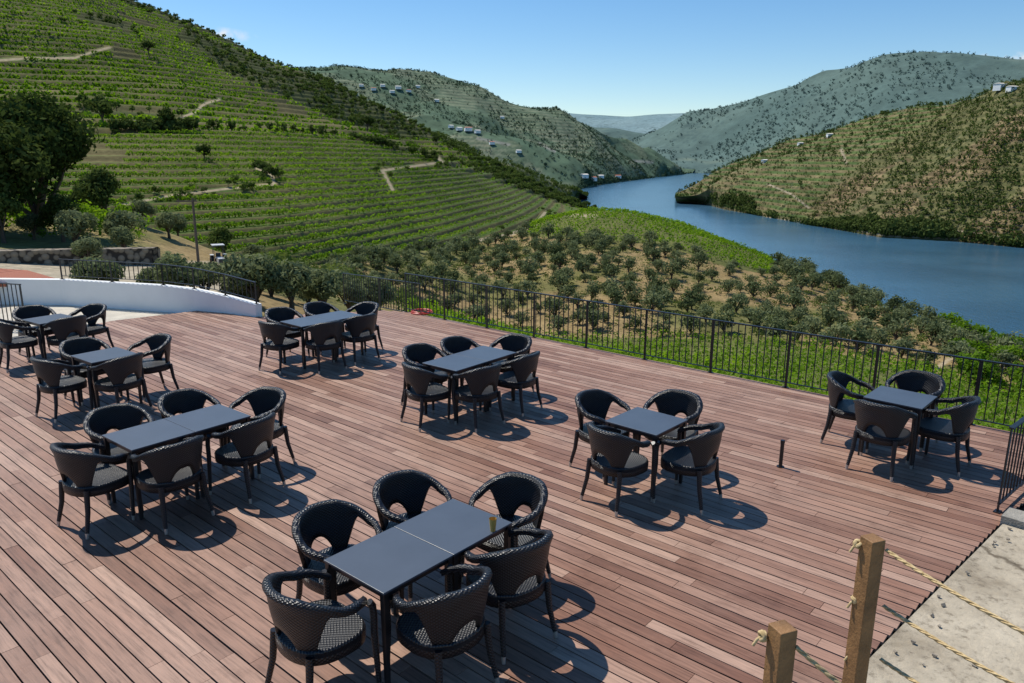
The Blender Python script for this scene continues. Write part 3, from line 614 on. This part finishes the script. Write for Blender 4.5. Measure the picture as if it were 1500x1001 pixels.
bp=N(nt,'ShaderNodeBump');bp.inputs['Strength'].default_value=1;bp.inputs['Distance'].default_value=.005;nt.links.new(mr.outputs[0],bp.inputs['Height']);nt.links.new(bp.outputs[0],b.inputs['Normal'])
b.inputs['Roughness'].default_value=.36;b.inputs['Specular IOR Level'].default_value=.42
tip=simple('metal_foot',(.45,.43,.40),.4,.5,metal=.6)
def chair_mesh():
    mb=MB();st=[]
    for th in np.linspace(-90,90,49):
        t=math.radians(th);st.append((th,.285*math.sin(t),-.275*math.cos(t)))
    fr=[(-90-k*6,-(.285-.0020*k*k),.03*k) for k in range(1,8)][::-1]
    fl=[(90+k*6,(.285-.0020*k*k),.03*k) for k in range(1,8)]
    st=fr+st+fl;ring=[];uvs=[];Ls=0;pv=None
    for th,x,y in st:
        a=abs(th);top=np.interp(a,[0,35,60,90,115,132],[.80,.795,.755,.69,.665,.625])
        rail=top-np.interp(a,[0,90,132],[.07,.055,.045])
        if a<30: bot=.40+.16*max(0,1-(a/30)**2.4)
        elif a<48: bot=.40
        else: bot=.40+(rail-.40)*sst(a,46,72) if a<72 else rail
        bot=float(min(bot,rail))
        if pv is not None: Ls+=math.hypot(x-pv[0],y-pv[1])
        pv=(x,y);L=math.hypot(x,y) or 1
        tk=.015
        def R(z,off):
            fl_=.84+.16*sst(z,.38,.72)+ .03*sst(z,.7,.82)
            k=fl_ if a<100 else 1
            nx,ny=(x/L,y/L) if a<=90 else (math.copysign(1,x),0)
            return (x*k+nx*off,y*k+ny*off,z)
        sec=[];m_=6
        for j in range(m_): z=bot+(top-.022-bot)*j/(m_-1);sec.append((R(z,tk if j<m_-1 else tk+.016),z))
        sec.append((R(top,.018),top+.01));sec.append((R(top,-.018),top+.03))
        for j in range(m_-1,-1,-1): z=bot+(top-.022-bot)*j/(m_-1);sec.append((R(z,-tk if j<m_-1 else -tk-.014),z+.1))
        ring.append([s[0] for s in sec]);uvs.append([(Ls,s[1]) for s in sec])
    n=len(ring[0]);vs=[p for r in ring for p in r];uv=[p for r in uvs for p in r];fs=[]
    for i in range(len(ring)-1):
        for k in range(n):
            k2=(k+1)%n;fs.append((i*n+k,(i+1)*n+k,(i+1)*n+k2,i*n+k2))
    mb.add(vs,fs,0,uv,True);mb.add(ring[0],[tuple(range(n))]);mb.add(ring[-1],[tuple(reversed(range(n)))])
    zz=[(.345,.93),(.35,.99),(.40,1.0),(.43,1.0),(.443,.97),(.44,.90),(.432,.5),(.430,.02)];M=36;vs=[];uv=[]
    for z,k in zz:
        for i in range(M+1):
            q=2*math.pi*i/M;c,s=math.cos(q),math.sin(q);e=3.2 if s>0 else 2.3;rr=(abs(c)**e+abs(s)**e)**(-1/e)
            X=.262*c*rr*k;Y=(.235 if s>0 else .25)*s*rr*k;vs.append((X,Y,z+.004));uv.append((X,Y) if z>=.43 else (q*.25,z))
    fs=[(i*(M+1)+j,i*(M+1)+j+1,(i+1)*(M+1)+j+1,(i+1)*(M+1)+j) for i in range(len(zz)-1) for j in range(M)]
    mb.add(vs,fs,0,uv,True);mb.add(vs[:M],[tuple(reversed(range(M)))])
    for sx in(-1,1):
        mb.tube([(sx*.262,.235,.045),(sx*.252,.222,.40),(sx*.25,.225,.52),(sx*.245,.222,.585),(sx*.243,.20,.618)],[.016,.022,.022,.023,.024],10)
        mb.tube([(sx*.264,.237,0),(sx*.262,.235,.05)],[.013,.016],10,1)
        mb.tube([(sx*.225,-.255,.045),(sx*.205,-.215,.22),(sx*.195,-.195,.42)],[.017,.021,.025],10)
        mb.tube([(sx*.229,-.262,0),(sx*.225,-.255,.05)],[.013,.017],10,1)
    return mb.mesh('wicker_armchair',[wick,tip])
cme=chair_mesh()
ttop=simple('matte_slate_tabletop',(.066,.080,.100),.36,.5,nscale=3,namp=.12,bump=.05,bscale=200)
S=.65
def table_mesh():
    mb=MB();h=.75;mb.box((0,0,h-.008),(S,S,.016),0)
    for sx in(-1,1):
        mb.box((sx*(S/2-.03),0,h-.0365),(.025,S-.10,.041),1);mb.box((0,sx*(S/2-.03),h-.0365),(S-.10,.025,.041),1)
        for sy in(-1,1):
            mb.box((sx*(S/2-.027),sy*(S/2-.027),(h-.018)/2+.004),(.044,.044,h-.026),1,taper=.72);mb.box((sx*(S/2-.027),sy*(S/2-.027),.004),(.034,.034,.008),1)
    return mb.mesh('square_table',[ttop,black])
tme=table_mesh()
def put(name,me,x,y,rot,bev=False,s=1.0):
    o=bpy.data.objects.new(name,me);sc.collection.objects.link(o);o.location=(x,y,0.001);o.rotation_euler.z=rot;o.scale=(s,s,s)
    if bev: m=o.modifiers.new('b','BEVEL');m.width=.003;m.segments=2;m.limit_method='ANGLE'
    return o
TB={'A':(-.659,5.060,40.2,2),'B':(-3.538,7.498,38.5,2),'C':(1.477,7.733,41.9,1),'D':(-.593,10.353,38.7,2),'E':(-3.381,13.001,40.2,2),'F':(4.710,8.628,42.7,1),'G':(-5.875,10.397,37.,1),'H':(-8.126,12.838,34,1)}
for k,(tx,ty,yw,n) in TB.items():
    a=math.radians(yw);u=np.array([math.cos(a),-math.sin(a)]);v=np.array([math.sin(a),math.cos(a)]);c=np.array([tx,ty])
    for i in range(n):
        q=c+v*((i-.5*(n-1))*(S+.004));put('square_table',tme,q[0],q[1],-a,True)
    hw=S/2;hl=n*S/2
    ch=[]
    offs=[0] if n==1 else [-.36,.38]
    for o in offs:
        ch.append((c-u*(hw+.25)+v*o,u,0));ch.append((c+u*(hw+.20)+v*o,-u,0))
    ch.append((c+v*(hl+.27),-v,0));ch.append((c-v*(hl+.24),v,0))
    for q,f,_ in ch:
        q=q+rng.normal(0,.035,2);f=math.atan2(f[1],f[0])-math.pi/2+rng.normal(0,.13)
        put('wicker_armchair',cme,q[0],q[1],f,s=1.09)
# ================================================================== SMALL THINGS
p=G(1143,684);mb=MB();mb.tube([(0,0,0),(0,0,.30)],.022,14);mb.tube([(0,0,.30),(0,0,.335)],.026,14);mb.tube([(0,0,0),(0,0,.008)],.045,14);o=mb.obj('bollard_light',[black]);o.location=p
p=G(722,778,.75);mb=MB();am=simple('amber_cup_glaze',(.55,.34,.08),.35,.5);mb.tube([(0,0,.751),(0,0,.80),(0,0,.855)],[.020,.025,.030],16,cap=False);mb.tube([(0,0,.855),(0,0,.80),(0,0,.765)],[.027,.022,.017],16,cap=False);mb.add([(math.cos(q)*.02,math.sin(q)*.02,.752) for q in np.linspace(0,6.283,17)[:-1]],[tuple(range(16))]);o=mb.obj('amber_cup',[am]);o.location=(p[0],p[1],0)
p=G(620,455);mb=MB()
for k in range(4): mb.tube([(math.cos(q)*(.25-.02*k),math.sin(q)*(.25-.02*k),.02+.03*(k%2)) for q in np.linspace(0,6.283,30)],.014,6,cap=False)
o=mb.obj('red_garden_hose',[simple('red_rubber',(.5,.05,.03),.4)]);o.location=(p[0],p[1]-.3,0)
p=P(291,388,38);mb=MB();mb.tube([(0,0,-.6),(0,0,3.1)],[.07,.05],10);mb.box((-.25,0,2.95),(.9,.06,.06));
for s in(-.6,.1): mb.tube([(s,0,2.98),(s,0,3.08)],.025,8)
o=mb.obj('utility_pole',[simple('weathered_pole',(.13,.10,.08),.9,.2)]);o.location=p;o.rotation_euler.z=.3
def wheel(mb,c,r,w,mat):
    for (R0,R1,m_) in((r,r*.55,mat),(r*.54,r*.1,2)):
        vs=[];n=22
        for i in range(n):
            q=2*math.pi*i/n
            for X,R in((-w/2,R0),(w/2,R0),(w/2,R1),(-w/2,R1)): vs.append((c[0]+X*(1 if m_==mat else .6),c[1]+math.cos(q)*R,c[2]+math.sin(q)*R))
        mb.add(vs,[(i*4+k,((i+1)%n)*4+k,((i+1)%n)*4+(k+1)%4,i*4+(k+1)%4) for i in range(n) for k in range(4)],m_)
p=near_pt(322,2.75);mb=MB()
mb.box((0,-.75,.85),(.6,1.5,.5),0);mb.box((0,-1.52,.8),(.5,.06,.42),3);mb.box((0,.45,.75),(.7,.9,.35),3);mb.box((0,.55,1.0),(.45,.45,.12),3);mb.box((0,.8,1.2),(.45,.1,.4),3)
for sx in(-1,1):
    wheel(mb,(sx*.62,.65,.6),.6,.3,1);wheel(mb,(sx*.52,-1.15,.38),.38,.22,1);mb.box((sx*.6,.65,1.25),(.34,.9,.05),0)
    for yy in(.1,1.0): mb.box((sx*.45,yy,1.6),(.05,.05,1.2),3)
mb.box((0,.55,2.22),(1.15,1.25,.08),0);mb.tube([(0.2,-.8,1.1),(.2,-.8,1.7)],.03,8,3);mb.tube([(0,.0,1.05),(0,.12,1.25)],.02,8,3)
o=mb.obj('farm_tractor',[simple('grey_white_paint',(.55,.55,.53),.4),simple('tyre_rubber',(.02,.02,.02),.9),simple('wheel_rim',(.5,.2,.05),.5),simple('tractor_frame',(.05,.05,.05),.5)]);o.location=p;o.rotation_euler.z=.5;o.scale=(.68,.68,.68)
sw,nt,b=newmat('dry_stone');tc=N(nt,'ShaderNodeTexCoord');vo=N(nt,'ShaderNodeTexVoronoi');vo.inputs['Scale'].default_value=3.5;nt.links.new(tc.outputs['Object'],vo.inputs[0])
r_=ramp(nt,[(0,(.34,.28,.20)),(.5,(.22,.18,.13)),(.62,(.05,.04,.03))]);nt.links.new(vo.outputs['Distance'],r_.inputs[0]);nt.links.new(r_.outputs[0],b.inputs['Base Color']);b.inputs['Roughness'].default_value=.95
bp=N(nt,'ShaderNodeBump');bp.inputs['Distance'].default_value=.08;bp.invert=True;nt.links.new(vo.outputs['Distance'],bp.inputs['Height']);nt.links.new(bp.outputs[0],b.inputs['Normal'])
mb=MB();wa=[P(-200,394,41),P(0,394,41),P(110,394,41),P(222,392,42),P(226,384,46)]
tops=[P(-200,368,41),P(0,368,41),P(110,366,41),P(222,364,42),P(226,366,46)]
for i in range(4):
    a,b2,c,d2=wa[i],wa[i+1],tops[i+1],tops[i];off=np.array([0,.7,0])
    A=np.array(a);A=A.copy();A[2]-=1;B2=np.array(b2).copy();B2[2]-=1
    mb.add([A,B2,c,d2,A+off,B2+off,c+off,d2+off],[(0,1,2,3),(3,2,6,7),(1,5,6,2),(0,3,7,4)])
mb.obj('dry_stone_wall',[sw])
tile,nt,b=newmat('terracotta_tiles');tc=N(nt,'ShaderNodeTexCoord');wv=N(nt,'ShaderNodeTexWave');wv.inputs['Scale'].default_value=2.2;nt.links.new(tc.outputs['Object'],wv.inputs[0])
r_=ramp(nt,[(0,(.24,.07,.035)),(1,(.50,.17,.09))]);nt.links.new(wv.outputs['Fac'],r_.inputs[0]);nt.links.new(r_.outputs[0],b.inputs['Base Color']);b.inputs['Roughness'].default_value=.85
bp=N(nt,'ShaderNodeBump');bp.inputs['Distance'].default_value=.05;nt.links.new(wv.outputs['Fac'],bp.inputs['Height']);nt.links.new(bp.outputs[0],b.inputs['Normal'])
root=bpy.data.objects.new('white_building',None);sc.collection.objects.link(root)
e=[P(-260,425,22),P(92,411,22.5),P(40,396,27),P(-260,376,27)];mb=MB();dn=np.array([0,0,.10]);dw=np.array([0,0,2.])
mb.add([*e,*[q-dn for q in e]],[(0,1,2,3),(4,5,1,0),(5,6,2,1),(6,7,3,2),(7,4,0,3)]);o=mb.obj('tiled_roof',[tile]);o.parent=root
f_=[e[0]*[1,1.01,1],e[1]*[1.03,1.01,1],e[2]*[1.03,.995,1],e[3]*[1,.995,1]];mb=MB();mb.add([*[q-dn*1.02 for q in f_],*[q-dw for q in f_]],[(0,1,5,4),(1,2,6,5),(2,3,7,6),(3,0,4,7)]);o=mb.obj('walls',[white]);o.parent=root
# ================================================================== NEAR TREES (left)
big=tree_template(11,4.4,17000,.17,34,.3,501,flat=1.15,kr=(.22,.40),asp=1.2,base=4.6)
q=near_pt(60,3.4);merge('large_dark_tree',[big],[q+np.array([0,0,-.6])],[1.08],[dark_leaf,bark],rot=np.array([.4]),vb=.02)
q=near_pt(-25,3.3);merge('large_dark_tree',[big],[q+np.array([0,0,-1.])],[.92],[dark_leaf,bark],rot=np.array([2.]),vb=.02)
md=tree_template(4.5,2.0,3500,.14,14,.16,502,kr=(.28,.45),base=2.3)
for px,v,s,mt in [(158,3.7,1.1,dark_leaf),(125,3.9,1.0,dark_leaf),(330,3.1,.62,shrub_leaf),(5,3.2,.7,shrub_leaf),(90,3.25,.7,dark_leaf)]:
    merge('broadleaf_tree',[md],[near_pt(px,v)],[s],[mt,bark],vb=.08)
on=[tree_template(2.6,1.35,2400,.09,12,.12,i+510,flat=.85,asp=1.4,kr=(.3,.48),base=1.35) for i in range(3)]
for px,v,s in [(108,3.15,1.05),(182,3.2,1.1),(183,2.85,.7),(372,3.0,.8),(48,3.3,.7),(130,2.2,.6),(215,3.5,.9),(250,3.4,.9),(262,3.6,.9)]:
    merge('olive_tree',on,[near_pt(px,v)],[s],[olive_leaf,bark],vb=.15)
for px,d,z,s in [(140,27,-1.1,.68),(225,29,-1.5,.55),(262,27,-1.4,.78),(300,28,-1.5,.66),(372,27,-1.7,.88),(424,27,-1.8,.8),(472,28,-2.2,.78),(508,30,-2.7,.72),(338,30,-1.7,.62),(450,34,-3.2,.9),(395,33,-2.6,.8),(540,33,-3.6,.9),(350,27.5,-1.8,.6)]:
    a=P(px,400,d);a[2]=z;merge('olive_tree',on,[a],[s],[olive_leaf,bark],vb=.2)
q=[near_pt(rng.uniform(-300,210),rng.uniform(3.3,4.0)) for _ in range(260)]
merge('garden_shrubs',[clump(60,.13,(1.6,1.6,1.4),i+300) for i in range(4)],q,rng.uniform(.4,1.3,260),[vine_leaf,bark],vb=0)
q=[near_pt(rng.uniform(380,600),rng.uniform(1.9,3.2)) for _ in range(120)]
merge('valley_shrubs',[clump(70,.14,(2.,2.,1.8),i+320) for i in range(4)],q,rng.uniform(.5,1.2,120),[shrub_leaf,bark],vb=.1)
# ================================================================== FAR HOUSES
lightroof=simple('pale_flat_roof',(.72,.68,.60),.8,.2)
def house(pos,w,d,h,rot,rm):
    root=bpy.data.objects.new('white_house',None);sc.collection.objects.link(root);root.location=pos;root.rotation_euler.z=rot
    mb=MB();mb.box((0,0,h/2-1),(w,d,h+2),0)
    for i in range(3): mb.box((-w/2+w*(i+.5)/3,-d/2-.05,h*.6),(w*.06,.1,h*.2),1)
    o=mb.obj('walls',[white,black]);o.parent=root
    mb=MB();a,b_=w/2+.4,d/2+.4;mb.add([(-a,-b_,h),(a,-b_,h),(a,b_,h),(-a,b_,h),(-a,0,h+d*.16),(a,0,h+d*.16)],[(0,1,5,4),(3,4,5,2),(0,4,3),(1,2,5),(3,2,1,0)]);o=mb.obj('roof',[rm]);o.parent=root
def onfar(PA,V,lo,hi,px,py):
    a,b=proj(PA);D=(a-px)**2+(b-py)**2;D=np.where((V>lo)&(V<hi),D,1e9);return PA.reshape(-1,3)[np.argmin(D)]
for i,(px,py,wd) in enumerate([(548,133,14),(560,128,13),(583,132,16),(598,136,13),(640,150,13),(672,192,14),(686,193,18),(700,196,14),(735,175,12),(868,266,20),(855,262,18),(760,225,12),(720,212,12),(612,130,13),(530,128,12),(905,262,18),(880,262,16),(575,138,13),(520,140,13),(660,188,12)]):
    house(onfar(Pc,VC,1,3.05,px,py)+np.array([0,0,3]),wd,wd*.7,wd*.38,rng.uniform(.15,.7),tile if i%3==0 else lightroof)
for px,py,wd in [(1466,131,12),(1482,133,9),(1172,212,8),(1215,200,8),(1120,238,8)]:
    house(onfar(Pr,VR,1,3.05,px,py),wd,wd*.7,wd*.4,rng.uniform(.15,.7),lightroof)
# ================================================================== LIGHT, SKY, CAMERA
el=math.radians(58);sd=np.array([-.75,.66]);sd/=np.linalg.norm(sd)
sun=bpy.data.lights.new('sun','SUN');sun.energy=5.0;sun.angle=math.radians(.53);sun.color=(1,.95,.86)
so=bpy.data.objects.new('sun',sun);sc.collection.objects.link(so)
dirv=Vector((-sd[0]*math.cos(el),-sd[1]*math.cos(el),-math.sin(el)));so.rotation_euler=dirv.to_track_quat('-Z','Y').to_euler();so.location=(0,0,50)
wd=bpy.data.worlds.new('World');sc.world=wd;wd.use_nodes=True;nt=wd.node_tree;bg=nt.nodes['Background']
sk=N(nt,'ShaderNodeTexSky',sky_type='NISHITA');sk.sun_disc=False;sk.sun_elevation=el;sk.sun_rotation=math.atan2(sd[0],sd[1])%(2*math.pi)
sk.altitude=200;sk.air_density=1.0;sk.dust_density=.2;sk.ozone_density=2.8
hs=N(nt,'ShaderNodeHueSaturation');hs.inputs['Saturation'].default_value=1.27;nt.links.new(sk.outputs[0],hs.inputs['Color'])
tc=N(nt,'ShaderNodeTexCoord');col=hs.outputs[0]
for (cx_,cy_,rad,sx) in [(1478,86,.05,1),(300,50,.06,1)]:
    D=P(cx_,cy_,1.0);D=D-np.array([0,0,H]);D/=np.linalg.norm(D)
    sb=N(nt,'ShaderNodeVectorMath',operation='SUBTRACT');nt.links.new(tc.outputs['Generated'],sb.inputs[0]);sb.inputs[1].default_value=tuple(D)
    ms=N(nt,'ShaderNodeVectorMath',operation='MULTIPLY');nt.links.new(sb.outputs[0],ms.inputs[0]);ms.inputs[1].default_value=(1,1,6)
    ln=N(nt,'ShaderNodeVectorMath',operation='LENGTH');nt.links.new(ms.outputs[0],ln.inputs[0])
    m1=N(nt,'ShaderNodeMapRange');m1.inputs['From Min'].default_value=rad*.3;m1.inputs['From Max'].default_value=rad;m1.inputs['To Min'].default_value=1;m1.inputs['To Max'].default_value=0;nt.links.new(ln.outputs['Value'],m1.inputs[0])
    nz=noisetex(nt,45,5,tc.outputs['Generated']);m3=N(nt,'ShaderNodeMapRange');m3.inputs['From Min'].default_value=.42;m3.inputs['From Max'].default_value=.6;nt.links.new(nz.outputs['Fac'],m3.inputs[0])
    mm_=N(nt,'ShaderNodeMath',operation='MULTIPLY');nt.links.new(m1.outputs[0],mm_.inputs[0]);nt.links.new(m3.outputs[0],mm_.inputs[1])
    mx=N(nt,'ShaderNodeMixRGB');nt.links.new(mm_.outputs[0],mx.inputs[0]);nt.links.new(col,mx.inputs[1]);mx.inputs[2].default_value=(6.5,6.7,7,1);col=mx.outputs[0]
nt.links.new(col,bg.inputs[0]);bg.inputs[1].default_value=.13
cam=bpy.data.cameras.new('camera');cam.sensor_width=36;cam.lens=36*F/1500;cam.clip_start=.05;cam.clip_end=40000
co=bpy.data.objects.new('camera',cam);sc.collection.objects.link(co)
co.matrix_world=Matrix.Translation((0,0,H))@Matrix.Rotation(math.pi/2-TH,4,'X')@Matrix.Rotation(RO,4,'Z')
sc.camera=co
sc.view_settings.view_transform='Standard';sc.view_settings.look='None';sc.view_settings.exposure=0
